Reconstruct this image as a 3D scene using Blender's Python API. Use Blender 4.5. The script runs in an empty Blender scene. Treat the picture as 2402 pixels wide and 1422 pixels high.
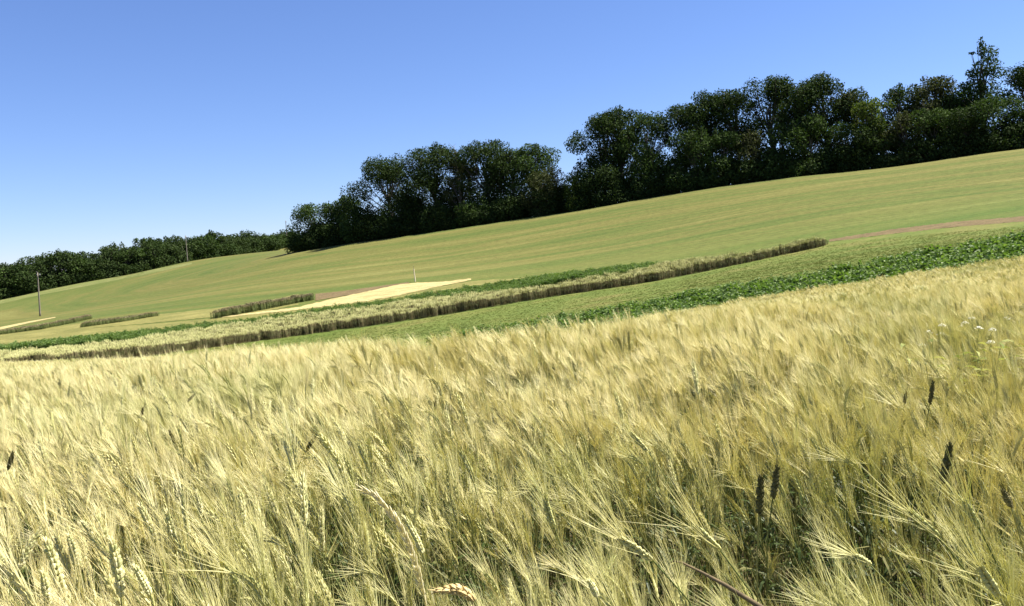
import bpy, math, random
import numpy as np
from mathutils import Vector, Matrix

# ------------------------------------------------------------------ camera, sky, sun, exposure
SC = bpy.context.scene
COL = SC.collection
W0, H0, FPX = 2402.0, 1422.0, 2080.0          # photograph size and focal length in its pixels
EYE = np.array([0.0, 0.0, 1.55])
PITCH, ROLL = math.radians(3.05), math.radians(4.0)
_R0 = np.array([1.0, 0, 0]); _F = np.array([0, math.cos(PITCH), -math.sin(PITCH)])
_U0 = np.array([0, math.sin(PITCH), math.cos(PITCH)])
_R = math.cos(ROLL) * _R0 - math.sin(ROLL) * _U0
_U = math.sin(ROLL) * _R0 + math.cos(ROLL) * _U0

cam = bpy.data.cameras.new('camera')
cam.sensor_fit = 'HORIZONTAL'; cam.sensor_width = 36.0
cam.lens = 36.0 * FPX / W0
cam.clip_start = 0.05; cam.clip_end = 6000
camo = bpy.data.objects.new('camera', cam); COL.objects.link(camo)
camo.matrix_world = Matrix(((_R[0], _U[0], -_F[0], EYE[0]), (_R[1], _U[1], -_F[1], EYE[1]),
                            (_R[2], _U[2], -_F[2], EYE[2]), (0, 0, 0, 1)))
SC.camera = camo

SUN_EL, SUN_AZ = math.radians(56), math.radians(80)      # azimuth measured from +Y (view) towards +X (right)
wd = bpy.data.worlds.new('World'); SC.world = wd; wd.use_nodes = True
nt = wd.node_tree; nt.nodes.clear()
sky = nt.nodes.new('ShaderNodeTexSky'); sky.sky_type = 'NISHITA'; sky.sun_disc = False
sky.sun_elevation = SUN_EL; sky.sun_rotation = SUN_AZ
sky.air_density = 1.0; sky.dust_density = 0.0; sky.ozone_density = 10.0; sky.altitude = 200
bg = nt.nodes.new('ShaderNodeBackground'); bg.inputs['Strength'].default_value = 0.052
wo = nt.nodes.new('ShaderNodeOutputWorld')
wb = nt.nodes.new('ShaderNodeMix'); wb.data_type = 'RGBA'; wb.blend_type = 'MULTIPLY'; wb.inputs[0].default_value = 1.0
wb.inputs[7].default_value = (1.06, 0.95, 1.06, 1)          # even white balance of the whole sky
nt.links.new(sky.outputs[0], wb.inputs[6]); nt.links.new(wb.outputs[2], bg.inputs[0]); nt.links.new(bg.outputs[0], wo.inputs[0])

sl = bpy.data.lights.new('sun', 'SUN'); sl.energy = 4.8; sl.angle = math.radians(0.53); sl.color = (1.0, 0.94, 0.84)
so = bpy.data.objects.new('sun', sl); COL.objects.link(so)
sdir = Vector((math.sin(SUN_AZ) * math.cos(SUN_EL), math.cos(SUN_AZ) * math.cos(SUN_EL), math.sin(SUN_EL)))
so.rotation_euler = sdir.to_track_quat('Z', 'Y').to_euler()
so.location = (60, 40, 90)

SC.view_settings.view_transform = 'Standard'; SC.view_settings.look = 'None'
SC.view_settings.exposure = 1.6; SC.view_settings.gamma = 1.0
SC.render.engine = 'CYCLES'
SC.cycles.max_bounces = 5; SC.cycles.diffuse_bounces = 2; SC.cycles.transmission_bounces = 4
SC.cycles.use_denoising = True
SC.cycles.caustics_reflective = False; SC.cycles.caustics_refractive = False

rng = np.random.default_rng(7)
random.seed(7)

# ------------------------------------------------------------------ pixel -> ray, terrain height
def ray(px, py):
    return _F + (px - W0 / 2) / FPX * _R + (H0 / 2 - py) / FPX * _U

def at(px, py, d):                      # point on a pixel's ray at distance d along the view axis Y
    r = ray(px, py)
    return EYE + r * (d / r[1])

BARLEY_H = 0.95
ctrl = []
def cp(px, py, d, h=0.0):
    p = at(px, py, d); ctrl.append((p[0], p[1], p[2] - h))
# barley field, far edge (seen on top of the crop) and its near ground
barley_edge_px = [(-150, 843, 37), (0, 838, 36), (400, 822, 34), (650, 808, 32), (1000, 791, 29.5), (1300, 765, 28),
                  (1500, 730, 27.2), (1700, 693, 26.6), (2000, 645, 25.8), (2402, 585, 25), (2560, 560, 24.6)]
for p in barley_edge_px: cp(*p, BARLEY_H)
for x in (-7, -3.5, 0, 3.5, 7):
    for y in (-3, 0, 2.5, 5): ctrl.append((x, y, 0.006 * x))
for x in (-25, 25): ctrl.append((x, 0, 0.03 * x)); ctrl.append((x * 0.5, -18, 0.0))
# strips and hill
for p in [(2402, 540, 36, .5), (2402, 512, 60), (2402, 430, 94), (2000, 604, 36, .5), (1940, 583, 66), (1600, 650, 62), (1300, 697, 60),
          (900, 765, 58), (700, 790, 58), (1500, 628, 76), (1500, 560, 106), (1900, 490, 100), (1000, 690, 74),
          (1000, 660, 90), (1000, 600, 132), (700, 735, 70), (700, 700, 86), (700, 650, 128), (100, 815, 62),
          (100, 790, 72), (100, 770, 86), (100, 745, 140), (100, 715, 200), (400, 790, 60), (400, 752, 76), (400, 690, 150),
          (400, 640, 230), (94, 742, 160), (440, 614, 262)]: cp(*p)
tree_px = [(690, 592, 190), (850, 566, 180), (1000, 546, 172), (1200, 516, 164), (1340, 496, 158), (1500, 468, 152),
           (1700, 436, 146), (1900, 411, 141), (2100, 391, 136), (2300, 361, 132), (2402, 349, 130), (2560, 325, 126)]
for x, y, d in tree_px:
    cp(x, y, d); p = at(x, y, d); 
    for k, (dd, dz) in enumerate(((18, .7), (60, 2.0)) if x < 1000 else ((18, .6), (60, 1.2), (160, 2.5))):
        ctrl.append((p[0] * (1 + dd / d), p[1] + dd, p[2] + dz))
wood_px = [(-120, 728, 232), (0, 704, 240), (100, 682, 247), (200, 662, 255), (300, 645, 262), (400, 625, 275), (520, 606, 300), (600, 596, 325), (690, 574, 350)]
for x, y, d in wood_px:
    cp(x, y, d); p = at(x, y, d)
    
    for kf, dz in ((1.08, .6), (1.2, .4), (1.5, -2), (2.0, -6)): ctrl.append((p[0] * kf, p[1] * kf, p[2] + dz))
for x, y, z in [(-160, 80, -5), (-150, 160, -4), (-300, 200, -4), (-400, 350, -5), (-300, 50, -6), (120, 60, 6), (140, 110, 14), (110, 20, 3), (220, 150, 16), (-90, 30, -3.5)]:
    ctrl.append((x, y, z))
ctrl = np.array(ctrl)

def _tps(r2): return np.where(r2 > 1e-9, 0.5 * r2 * np.log(np.maximum(r2, 1e-9)), 0.0)
_S = 100.0
_P = ctrl[:, :2] / _S
_n = len(_P)
_K = _tps(((_P[:, None] - _P[None]) ** 2).sum(-1)) + np.eye(_n) * 2e-5
_A = np.zeros((_n + 3, _n + 3)); _A[:_n, :_n] = _K; _A[:_n, _n] = 1; _A[:_n, _n + 1:] = _P
_A[_n, :_n] = 1; _A[_n + 1:, :_n] = _P.T
_w = np.linalg.solve(_A, np.concatenate([ctrl[:, 2], np.zeros(3)]))

def ground(x, y):
    x = np.atleast_1d(np.asarray(x, float)); y = np.atleast_1d(np.asarray(y, float))
    out = np.empty(x.shape)
    xf, yf, of = x.ravel(), y.ravel(), out.ravel()
    for i in range(0, len(xf), 20000):
        q = np.stack([xf[i:i + 20000], yf[i:i + 20000]], 1) / _S
        d2 = ((q[:, None] - _P[None]) ** 2).sum(-1)
        of[i:i + 20000] = _tps(d2) @ _w[:_n] + _w[_n] + q @ _w[_n + 1:]
    z = of.reshape(x.shape)
    r = np.hypot(x, y - 120)
    t = np.clip((r - 330) / 300, 0, 1); t = t * t * (3 - 2 * t)
    return np.clip(z, -14, 26) * (1 - t) + 4.0 * t

def g1(x, y): return float(ground(x, y)[0])

_ds = np.concatenate([np.linspace(0.8, 30, 400), np.linspace(30.1, 420, 900)])
def hit(px, py, h=0.0):                 # where a pixel's ray first meets the ground raised by h
    r = ray(px, py)
    P = EYE[None] + r[None] * (_ds / r[1])[:, None]
    f = P[:, 2] - ground(P[:, 0], P[:, 1]) - h
    k = np.where(f <= 0)[0]
    if len(k) == 0: k = [int(np.argmin(np.abs(f)))]
    k = k[0]
    if k == 0: return P[0]
    t = f[k - 1] / (f[k - 1] - f[k]) if f[k - 1] != f[k] else 0
    return P[k - 1] * (1 - t) + P[k] * t

def interp_line(pts, n):
    p = np.array(pts, float); s = np.concatenate([[0], np.cumsum(np.hypot(*np.diff(p[:, :2], axis=0).T))])
    q = np.linspace(0, s[-1], n)
    return np.stack([np.interp(q, s, p[:, k]) for k in range(p.shape[1])], 1)

# cheap smooth value noise for placement
_perm = np.random.default_rng(3).random((64, 64))
def vnoise(x, y, s):
    x = np.asarray(x, float) / s; y = np.asarray(y, float) / s
    xi = np.floor(x).astype(int); yi = np.floor(y).astype(int); fx = x - xi; fy = y - yi
    fx = fx * fx * (3 - 2 * fx); fy = fy * fy * (3 - 2 * fy)
    g = lambda a, b: _perm[a % 64, b % 64]
    return (g(xi, yi) * (1 - fx) + g(xi + 1, yi) * fx) * (1 - fy) + (g(xi, yi + 1) * (1 - fx) + g(xi + 1, yi + 1) * fx) * fy

# ------------------------------------------------------------------ mesh helpers
class MB:
    def __init__(s): s.v = []; s.f = []; s.m = []; s.n = 0
    def add(s, v, f, m=0):
        v = np.asarray(v, float)
        s.v.append(v); s.f += [tuple(int(i) + s.n for i in q) for q in f]; s.m += [m] * len(f); s.n += len(v)
    def mesh(s, name, mats, smooth=False):
        me = bpy.data.meshes.new(name)
        me.from_pydata(np.concatenate(s.v).tolist(), [], s.f)
        for m in mats: me.materials.append(m)
        me.polygons.foreach_set('material_index', s.m)
        if smooth: me.polygons.foreach_set('use_smooth', [True] * len(s.f))
        me.update(); return me
    def tube(s, path, rad, sides=5, m=0, cap=True):
        path = np.asarray(path, float); n = len(path)
        rad = np.broadcast_to(np.asarray(rad, float), (n,))
        t = np.gradient(path, axis=0); t /= np.linalg.norm(t, axis=1)[:, None] + 1e-12
        ref = np.array([0.31, 0.87, 0.38]); 
        if abs(t[0] @ ref) > 0.92: ref = np.array([0.9, -0.2, 0.3])
        a = np.cross(t, ref); a /= np.linalg.norm(a, axis=1)[:, None] + 1e-12
        b = np.cross(t, a)
        ang = np.arange(sides) * 2 * math.pi / sides
        v = path[:, None] + rad[:, None, None] * (np.cos(ang)[None, :, None] * a[:, None] + np.sin(ang)[None, :, None] * b[:, None])
        f = []
        for i in range(n - 1):
            for k in range(sides):
                k2 = (k + 1) % sides
                f.append((i * sides + k, i * sides + k2, (i + 1) * sides + k2, (i + 1) * sides + k))
        if cap:
            f.append(tuple(range(sides))[::-1]); f.append(tuple((n - 1) * sides + k for k in range(sides)))
        s.add(v.reshape(-1, 3), f, m)
    def ribbon(s, path, wid, up, m=0):
        path = np.asarray(path, float); n = len(path)
        t = np.gradient(path, axis=0); t /= np.linalg.norm(t, axis=1)[:, None] + 1e-12
        side = np.cross(t, np.asarray(up, float)); side /= np.linalg.norm(side, axis=1)[:, None] + 1e-9
        wid = np.asarray(wid, float)[:, None]
        v = np.stack([path - side * wid, path + side * wid], 1).reshape(-1, 3)
        s.add(v, [(2 * i, 2 * i + 1, 2 * i + 3, 2 * i + 2) for i in range(n - 1)], m)
    def spindle(s, p, d, ln, r, sides=4, m=0):
        d = np.asarray(d, float); d = d / (np.linalg.norm(d) + 1e-12)
        path = np.stack([p + d * ln * t for t in (0.0, 0.3, 0.68, 1.0)])
        s.tube(path, r * np.array([0.25, 1.0, 0.85, 0.08]), sides, m, cap=False)
    def box(s, c, sx, sy, sz, m=0, R=None):
        v = np.array([[x, y, z] for x in (-1, 1) for y in (-1, 1) for z in (-1, 1)], float) * np.array([sx, sy, sz]) / 2
        if R is not None: v = v @ np.array(R).T
        s.add(v + np.asarray(c), [(0, 1, 3, 2), (4, 6, 7, 5), (0, 4, 5, 1), (2, 3, 7, 6), (0, 2, 6, 4), (1, 5, 7, 3)], m)

def link(name, me, parent=None, loc=None):
    o = bpy.data.objects.new(name, me); COL.objects.link(o)
    if loc is not None: o.location = loc
    if parent is not None: o.parent = parent
    return o
def tag(o, label, cat, group=None, kind=None):
    o['label'] = label; o['category'] = cat
    if group: o['group'] = group
    if kind: o['kind'] = kind
    return o
def thing(name, loc, label, cat, group=None):
    o = bpy.data.objects.new(name, None); COL.objects.link(o); o.location = [float(a) for a in loc]
    o.empty_display_size = 0.2
    return tag(o, label, cat, group)

# ------------------------------------------------------------------ materials
def new_mat(name):
    m = bpy.data.materials.new(name); m.use_nodes = True; t = m.node_tree; t.nodes.clear()
    out = t.nodes.new('ShaderNodeOutputMaterial')
    return m, t, out
def N(t, typ, **kw):
    n = t.nodes.new(typ)
    for k, v in kw.items():
        if hasattr(n, k): setattr(n, k, v)
        else: n.inputs[k].default_value = v
    return n
def ramp(t, fac, stops):
    r = t.nodes.new('ShaderNodeValToRGB'); e = r.color_ramp.elements
    while len(e) < len(stops): e.new(0.5)
    for el, (p, c) in zip(e, stops): el.position = p; el.color = (*c, 1)
    t.links.new(fac, r.inputs[0]); return r.outputs[0]
def mixc(t, fac, a, b, blend='MIX'):
    m = t.nodes.new('ShaderNodeMix'); m.data_type = 'RGBA'; m.blend_type = blend
    for s, x in ((0, fac), (6, a), (7, b)):
        if hasattr(x, 'is_output') or hasattr(x, 'links'): t.links.new(x, m.inputs[s])
        else: m.inputs[s].default_value = x if s == 0 else (*x, 1)
    return m.outputs[2]
def math_(t, op, a, b=None):
    m = t.nodes.new('ShaderNodeMath'); m.operation = op
    for i, x in enumerate((a, b)):
        if x is None: continue
        if hasattr(x, 'links'): t.links.new(x, m.inputs[i])
        else: m.inputs[i].default_value = x
    return m.outputs[0]
def noise(t, scale, detail=3, vec=None, rough=0.55):
    n = N(t, 'ShaderNodeTexNoise'); n.inputs['Scale'].default_value = scale; n.inputs['Detail'].default_value = detail
    n.inputs['Roughness'].default_value = rough
    if vec is not None: t.links.new(vec, n.inputs['Vector'])
    return n.outputs['Fac']

def leaf_mat(name, stops, trans=0.35, rough=0.6, spec=0.25, source='island', patch=None, tcol=(1.0, 1.0, 0.6)):
    """plant tissue: reflects and lets light through; colour varies leaf by leaf, plant by plant and by patches of ground"""
    m, t, out = new_mat(name)
    geo = N(t, 'ShaderNodeNewGeometry'); oi = N(t, 'ShaderNodeObjectInfo')
    if source == 'island': fac = geo.outputs['Random Per Island']
    elif source == 'object': fac = oi.outputs['Random']
    else: fac = math_(t, 'ADD', math_(t, 'MULTIPLY', oi.outputs['Random'], 0.6), math_(t, 'MULTIPLY', geo.outputs['Random Per Island'], 0.4))
    c = ramp(t, fac, stops)
    if patch:
        sc, col, lo, hi, amt = patch
        f = noise(t, sc, 2, geo.outputs['Position'])
        mr = N(t, 'ShaderNodeMapRange'); mr.inputs[1].default_value = lo; mr.inputs[2].default_value = hi; mr.inputs[4].default_value = amt
        t.links.new(f, mr.inputs[0])
        c = mixc(t, mr.outputs[0], c, col)
    p = N(t, 'ShaderNodeBsdfPrincipled'); p.inputs['Roughness'].default_value = rough
    p.inputs['Specular IOR Level'].default_value = spec
    t.links.new(c, p.inputs['Base Color'])
    tr = N(t, 'ShaderNodeBsdfTranslucent'); tc = mixc(t, 1.0, c, tcol, 'MULTIPLY'); t.links.new(tc, tr.inputs[0])
    mx = N(t, 'ShaderNodeMixShader'); mx.inputs[0].default_value = trans
    t.links.new(p.outputs[0], mx.inputs[1]); t.links.new(tr.outputs[0], mx.inputs[2]); t.links.new(mx.outputs[0], out.inputs[0])
    return m

def ground_mat(name, stops, scale=0.6, detail=6, bump=0.3, fine=6.0, rough=0.95, second=None):
    m, t, out = new_mat(name)
    geo = N(t, 'ShaderNodeNewGeometry')
    f = noise(t, scale, detail, geo.outputs['Position'], 0.65)
    c = ramp(t, f, stops)
    f2 = noise(t, fine, 4, geo.outputs['Position'], 0.7)
    mr = N(t, 'ShaderNodeMapRange'); mr.inputs[1].default_value = .3; mr.inputs[2].default_value = .7; mr.inputs[3].default_value = .62; mr.inputs[4].default_value = 1.34
    t.links.new(f2, mr.inputs[0])
    cb = N(t, 'ShaderNodeCombineColor'); 
    for i in range(3): t.links.new(mr.outputs[0], cb.inputs[i])
    c = mixc(t, 1.0, c, cb.outputs[0], 'MULTIPLY')
    p = N(t, 'ShaderNodeBsdfPrincipled'); p.inputs['Roughness'].default_value = rough; p.inputs['Specular IOR Level'].default_value = 0.1
    t.links.new(c, p.inputs['Base Color'])
    b = N(t, 'ShaderNodeBump'); b.inputs['Strength'].default_value = bump; b.inputs['Distance'].default_value = 0.15
    t.links.new(f2, b.inputs['Height']); t.links.new(b.outputs[0], p.inputs['Normal'])
    t.links.new(p.outputs[0], out.inputs[0])
    return m

def wood_mat(name, a, b):
    m, t, out = new_mat(name)
    tc = N(t, 'ShaderNodeTexCoord'); mp = N(t, 'ShaderNodeMapping'); mp.inputs['Scale'].default_value = (14, 14, 0.8)
    t.links.new(tc.outputs['Object'], mp.inputs[0])
    c = ramp(t, noise(t, 1.0, 6, mp.outputs[0]), [(0.3, a), (0.7, b)])
    p = N(t, 'ShaderNodeBsdfPrincipled'); p.inputs['Roughness'].default_value = 0.85; t.links.new(c, p.inputs['Base Color'])
    bm = N(t, 'ShaderNodeBump'); bm.inputs['Strength'].default_value = 0.4; t.links.new(noise(t, 3, 5, mp.outputs[0]), bm.inputs['Height'])
    t.links.new(bm.outputs[0], p.inputs['Normal']); t.links.new(p.outputs[0], out.inputs[0])
    return m

M = {}
GP = (0.55, (0.46, 0.49, 0.16), 0.52, 0.70, 0.50)     # greener patches of the barley
M['awn'] = leaf_mat('barley_awn', [(0, (0.67, 0.595, 0.29)), (0.35, (0.79, 0.72, 0.395)), (0.7, (0.87, 0.81, 0.51)), (0.86, (0.70, 0.70, 0.35)), (1, (0.46, 0.53, 0.21))], 0.50, 0.5, 0.4, 'both', GP, tcol=(1, 1, .8))
M['grain'] = leaf_mat('barley_grain', [(0, (0.44, 0.46, 0.17)), (0.5, (0.64, 0.60, 0.27)), (1, (0.80, 0.73, 0.38))], 0.30, 0.55, 0.3, 'both', GP)
M['stem'] = leaf_mat('barley_stem', [(0, (0.08, 0.115, 0.03)), (0.5, (0.18, 0.205, 0.06)), (1, (0.40, 0.37, 0.15))], 0.30, 0.5, 0.3, 'both')
M['blade'] = leaf_mat('barley_blade', [(0, (0.030, 0.055, 0.012)), (0.6, (0.07, 0.10, 0.025)), (1, (0.34, 0.30, 0.13))], 0.35, 0.5, 0.25, 'both')
M['wheat'] = leaf_mat('wheat_spikelet', [(0, (0.52, 0.54, 0.23)), (0.5, (0.72, 0.69, 0.35)), (1, (0.86, 0.80, 0.48))], 0.35, 0.6, 0.25, 'island')
M['dark_ear'] = leaf_mat('dark_spikelet', [(0, (0.075, 0.075, 0.024)), (0.6, (0.17, 0.155, 0.055)), (1, (0.36, 0.31, 0.13))], 0.25, 0.7, 0.2, 'both')
M['rust_ear'] = leaf_mat('rusty_spikelet', [(0, (0.42, 0.30, 0.10)), (1, (0.68, 0.54, 0.25))], 0.25, 0.6, 0.3, 'island')
M['pale_grass'] = leaf_mat('pale_grass_floret', [(0, (0.74, 0.66, 0.42)), (1, (0.90, 0.83, 0.60))], 0.42, 0.5, 0.4, 'island')
M['dry_stalk'] = wood_mat('dry_stalk', (0.045, 0.030, 0.012), (0.16, 0.115, 0.05))
M['straw'] = leaf_mat('wheat_straw', [(0, (0.05, 0.045, 0.018)), (0.5, (0.15, 0.125, 0.055)), (1, (0.40, 0.34, 0.17))], 0.25, 0.6, 0.3, 'both')
M['plot_ear'] = leaf_mat('plot_ear', [(0, (0.40, 0.41, 0.15)), (0.5, (0.50, 0.49, 0.20)), (1, (0.60, 0.57, 0.27))], 0.30, 0.6, 0.3, 'both')
M['green_straw'] = leaf_mat('green_straw', [(0, (0.08, 0.12, 0.03)), (1, (0.20, 0.22, 0.07))], 0.25, 0.6, 0.3, 'both')
M['bean'] = leaf_mat('bean_leaf', [(0, (0.052, 0.094, 0.021)), (0.5, (0.105, 0.165, 0.040)), (1, (0.21, 0.27, 0.088))], 0.30, 0.6, 0.2, 'both', tcol=(1, 1.2, .4))
M['turf'] = leaf_mat('turf_blade', [(0, (0.085, 0.118, 0.024)), (0.5, (0.112, 0.142, 0.031)), (1, (0.18, 0.18, 0.055))], 0.35, 0.5, 0.3, 'both')
M['bark'] = wood_mat('bark', (0.035, 0.028, 0.02), (0.10, 0.085, 0.065))
M['dead_wood'] = wood_mat('dead_wood', (0.13, 0.11, 0.10), (0.26, 0.23, 0.21))
M['pole'] = wood_mat('pole_wood', (0.10, 0.085, 0.065), (0.22, 0.19, 0.15))
M['stake'] = wood_mat('stake_wood', (0.50, 0.42, 0.27), (0.72, 0.62, 0.42))
M['umbel'] = leaf_mat('white_umbel', [(0, (0.75, 0.74, 0.62)), (1, (0.85, 0.84, 0.72))], 0.3, 0.6, 0.2)
M['weed'] = leaf_mat('weed_leaf', [(0, (0.16, 0.20, 0.05)), (1, (0.36, 0.38, 0.13))], 0.4, 0.7, 0.1)
def iron():
    m, t, out = new_mat('iron'); p = N(t, 'ShaderNodeBsdfPrincipled'); geo = N(t, 'ShaderNodeTexCoord')
    t.links.new(ramp(t, noise(t, 9, 4, geo.outputs['Object']), [(.3, (.12, .11, .10)), (.7, (.25, .23, .21))]), p.inputs['Base Color'])
    p.inputs['Roughness'].default_value = .6; p.inputs['Metallic'].default_value = .6; t.links.new(p.outputs[0], out.inputs[0]); return m
def ceramic():
    m, t, out = new_mat('glazed_insulator'); p = N(t, 'ShaderNodeBsdfPrincipled'); geo = N(t, 'ShaderNodeTexCoord')
    t.links.new(ramp(t, noise(t, 5, 2, geo.outputs['Object']), [(.3, (.45, .50, .47)), (.7, (.62, .66, .62))]), p.inputs['Base Color'])
    p.inputs['Roughness'].default_value = .2; t.links.new(p.outputs[0], out.inputs[0]); return m
M['iron'] = iron(); M['insulator'] = ceramic()
def crown_mat(name, a, b, c, trans=0.22):
    return leaf_mat(name, [(0, a), (0.55, b), (1, c)], trans, 0.8, 0.06, 'island', tcol=(1, 1.15, .45))
M['oak'] = crown_mat('oak_leaf', (0.018, 0.032, 0.009), (0.029, 0.048, 0.013), (0.045, 0.067, 0.019))
M['maple'] = crown_mat('maple_leaf', (0.028, 0.050, 0.012), (0.042, 0.070, 0.018), (0.062, 0.095, 0.025))
M['lime'] = crown_mat('lime_leaf', (0.045, 0.070, 0.012), (0.085, 0.12, 0.02), (0.14, 0.165, 0.036), 0.25)
M['olive'] = crown_mat('olive_leaf', (0.028, 0.036, 0.013), (0.048, 0.056, 0.020), (0.075, 0.082, 0.032))
M['wood_leaf'] = crown_mat('wood_leaf', (0.024, 0.040, 0.013), (0.036, 0.055, 0.018), (0.055, 0.078, 0.026), 0.22)

# ------------------------------------------------------------------ setting: terrain
front_px = [(-150, 842, 62), (300, 826, 61), (500, 813, 60), (900, 765, 58), (1300, 697, 60), (1600, 650, 62), (1940, 583, 66), (2402, 512, 66), (2560, 490, 66)]
FRONT = np.array([at(*p)[:2] for p in front_px]); TREEL = np.array([at(*p)[:2] for p in tree_px])
def dist_poly(x, y, P):
    d = np.full(x.shape, 1e9)
    for a, b in zip(P[:-1], P[1:]):
        ab = b - a; t = np.clip(((x - a[0]) * ab[0] + (y - a[1]) * ab[1]) / (ab @ ab), 0, 1)
        d = np.minimum(d, np.hypot(x - a[0] - t * ab[0], y - a[1] - t * ab[1]))
    return d

def grid_mesh(name, xs, ys, mats, attr=True):
    X, Y = np.meshgrid(xs, ys); Z = ground(X, Y)
    ny, nx = X.shape
    v = np.stack([X, Y, Z], -1).reshape(-1, 3)
    i = (np.arange(ny - 1)[:, None] * nx + np.arange(nx - 1)[None]).ravel()
    f = np.stack([i, i + 1, i + nx + 1, i + nx], 1)
    me = bpy.data.meshes.new(name)
    me.vertices.add(len(v)); me.vertices.foreach_set('co', v.ravel())
    me.loops.add(f.size); me.loops.foreach_set('vertex_index', f.ravel())
    me.polygons.add(len(f)); me.polygons.foreach_set('loop_start', np.arange(len(f)) * 4)
    me.polygons.foreach_set('use_smooth', np.ones(len(f), bool))
    me.update(calc_edges=True)
    a = dist_poly(X, Y, FRONT); b = dist_poly(X, Y, TREEL)
    at_ = me.attributes.new('drill', 'FLOAT', 'POINT'); at_.data.foreach_set('value', (a / (a + b + 1e-6)).ravel())
    for m in mats: me.materials.append(m)
    return me

def hill_mat():
    m, t, out = new_mat('young_cereal_hill')
    at_ = N(t, 'ShaderNodeAttribute'); at_.attribute_name = 'drill'
    geo = N(t, 'ShaderNodeNewGeometry'); sp = N(t, 'ShaderNodeSeparateXYZ'); t.links.new(geo.outputs['Position'], sp.inputs[0])
    cb = N(t, 'ShaderNodeCombineXYZ')
    t.links.new(math_(t, 'MULTIPLY', at_.outputs['Fac'], 16.0), cb.inputs[0])
    t.links.new(math_(t, 'MULTIPLY', sp.outputs[0], 0.016), cb.inputs[1]); t.links.new(math_(t, 'MULTIPLY', sp.outputs[1], 0.012), cb.inputs[2])
    cb2 = N(t, 'ShaderNodeCombineXYZ')
    t.links.new(math_(t, 'MULTIPLY', at_.outputs['Fac'], 70.0), cb2.inputs[0])
    t.links.new(math_(t, 'MULTIPLY', sp.outputs[0], 0.05), cb2.inputs[1]); t.links.new(math_(t, 'MULTIPLY', sp.outputs[1], 0.05), cb2.inputs[2])
    f = noise(t, 1.0, 4, cb.outputs[0], 0.55); f2 = noise(t, 1.0, 3, cb2.outputs[0], 0.6)
    f3 = noise(t, 1.6, 5, geo.outputs['Position'], 0.7)
    fac = math_(t, 'ADD', math_(t, 'MULTIPLY', f, 0.60), math_(t, 'MULTIPLY', f2, 0.40))
    c = ramp(t, fac, [(0.34, (0.062, 0.088, 0.020)), (0.46, (0.087, 0.103, 0.026)), (0.54, (0.112, 0.108, 0.031)), (0.68, (0.150, 0.150, 0.047))])
    # greener foot of the slope
    mr = N(t, 'ShaderNodeMapRange'); mr.inputs[1].default_value = 0.42; mr.inputs[2].default_value = 0.12; mr.inputs[4].default_value = 0.6
    t.links.new(at_.outputs['Fac'], mr.inputs[0])
    xr = N(t, 'ShaderNodeMapRange'); xr.inputs[1].default_value = -45; xr.inputs[2].default_value = -5; t.links.new(sp.outputs[0], xr.inputs[0])
    c = mixc(t, math_(t, 'MULTIPLY', mr.outputs[0], xr.outputs[0]), c, (0.066, 0.104, 0.021))
    mr3 = N(t, 'ShaderNodeMapRange'); mr3.inputs[1].default_value = .3; mr3.inputs[2].default_value = .7; mr3.inputs[3].default_value = .74; mr3.inputs[4].default_value = 1.22
    t.links.new(f3, mr3.inputs[0]); cc = N(t, 'ShaderNodeCombineColor')
    for i in range(3): t.links.new(mr3.outputs[0], cc.inputs[i])
    c = mixc(t, 1.0, c, cc.outputs[0], 'MULTIPLY')
    p = N(t, 'ShaderNodeBsdfPrincipled'); p.inputs['Roughness'].default_value = .95; p.inputs['Specular IOR Level'].default_value = .08
    t.links.new(c, p.inputs['Base Color'])
    b = N(t, 'ShaderNodeBump'); b.inputs['Strength'].default_value = .35; b.inputs['Distance'].default_value = .25
    t.links.new(noise(t, 5.0, 5, geo.outputs['Position'], .7), b.inputs['Height']); t.links.new(b.outputs[0], p.inputs['Normal'])
    t.links.new(p.outputs[0], out.inputs[0]); return m
M['hill'] = hill_mat()
def warp(a, b, n, k):
    u = np.linspace(-1, 1, n); return (a + b) / 2 + (b - a) / 2 * np.sign(u) * np.abs(u) ** k
ys = np.concatenate([np.linspace(-900, -60, 12), np.linspace(-50, 36, 30), np.linspace(38, 230, 150), np.linspace(235, 460, 60), np.linspace(480, 2600, 30)])
xs = np.concatenate([np.linspace(-2200, -260, 24), np.linspace(-250, 190, 180), np.linspace(200, 2200, 24)])
tag(link('hill_terrain', grid_mesh('hill_terrain', xs, ys, [M['hill']])), 'tan and green hillside field sloping up to the trees', 'hill', kind='structure')

M['soil'] = ground_mat('red_soil', [(0.3, (0.092, 0.068, 0.032)), (0.7, (0.15, 0.112, 0.054))], 0.8)
M['dark_soil'] = ground_mat('field_soil', [(0.3, (0.07, 0.055, 0.03)), (0.7, (0.14, 0.11, 0.06))], 1.5)
M['grass'] = ground_mat('green_strip', [(0.3, (0.072, 0.103, 0.020)), (0.5, (0.098, 0.122, 0.026)), (0.72, (0.15, 0.135, 0.043))], 0.22)
M['pale'] = ground_mat('ripe_straw', [(0.3, (0.23, 0.19, 0.080)), (0.5, (0.33, 0.275, 0.122)), (0.7, (0.39, 0.33, 0.150))], 0.7, bump=.2)
M['tan'] = ground_mat('tan_crop', [(0.3, (0.110, 0.112, 0.032)), (0.5, (0.150, 0.143, 0.044)), (0.7, (0.205, 0.185, 0.062))], 0.35)
M['lawn'] = ground_mat('wood_edge_grass', [(0.3, (0.09, 0.115, 0.03)), (0.7, (0.16, 0.16, 0.06))], 0.3)

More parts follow.
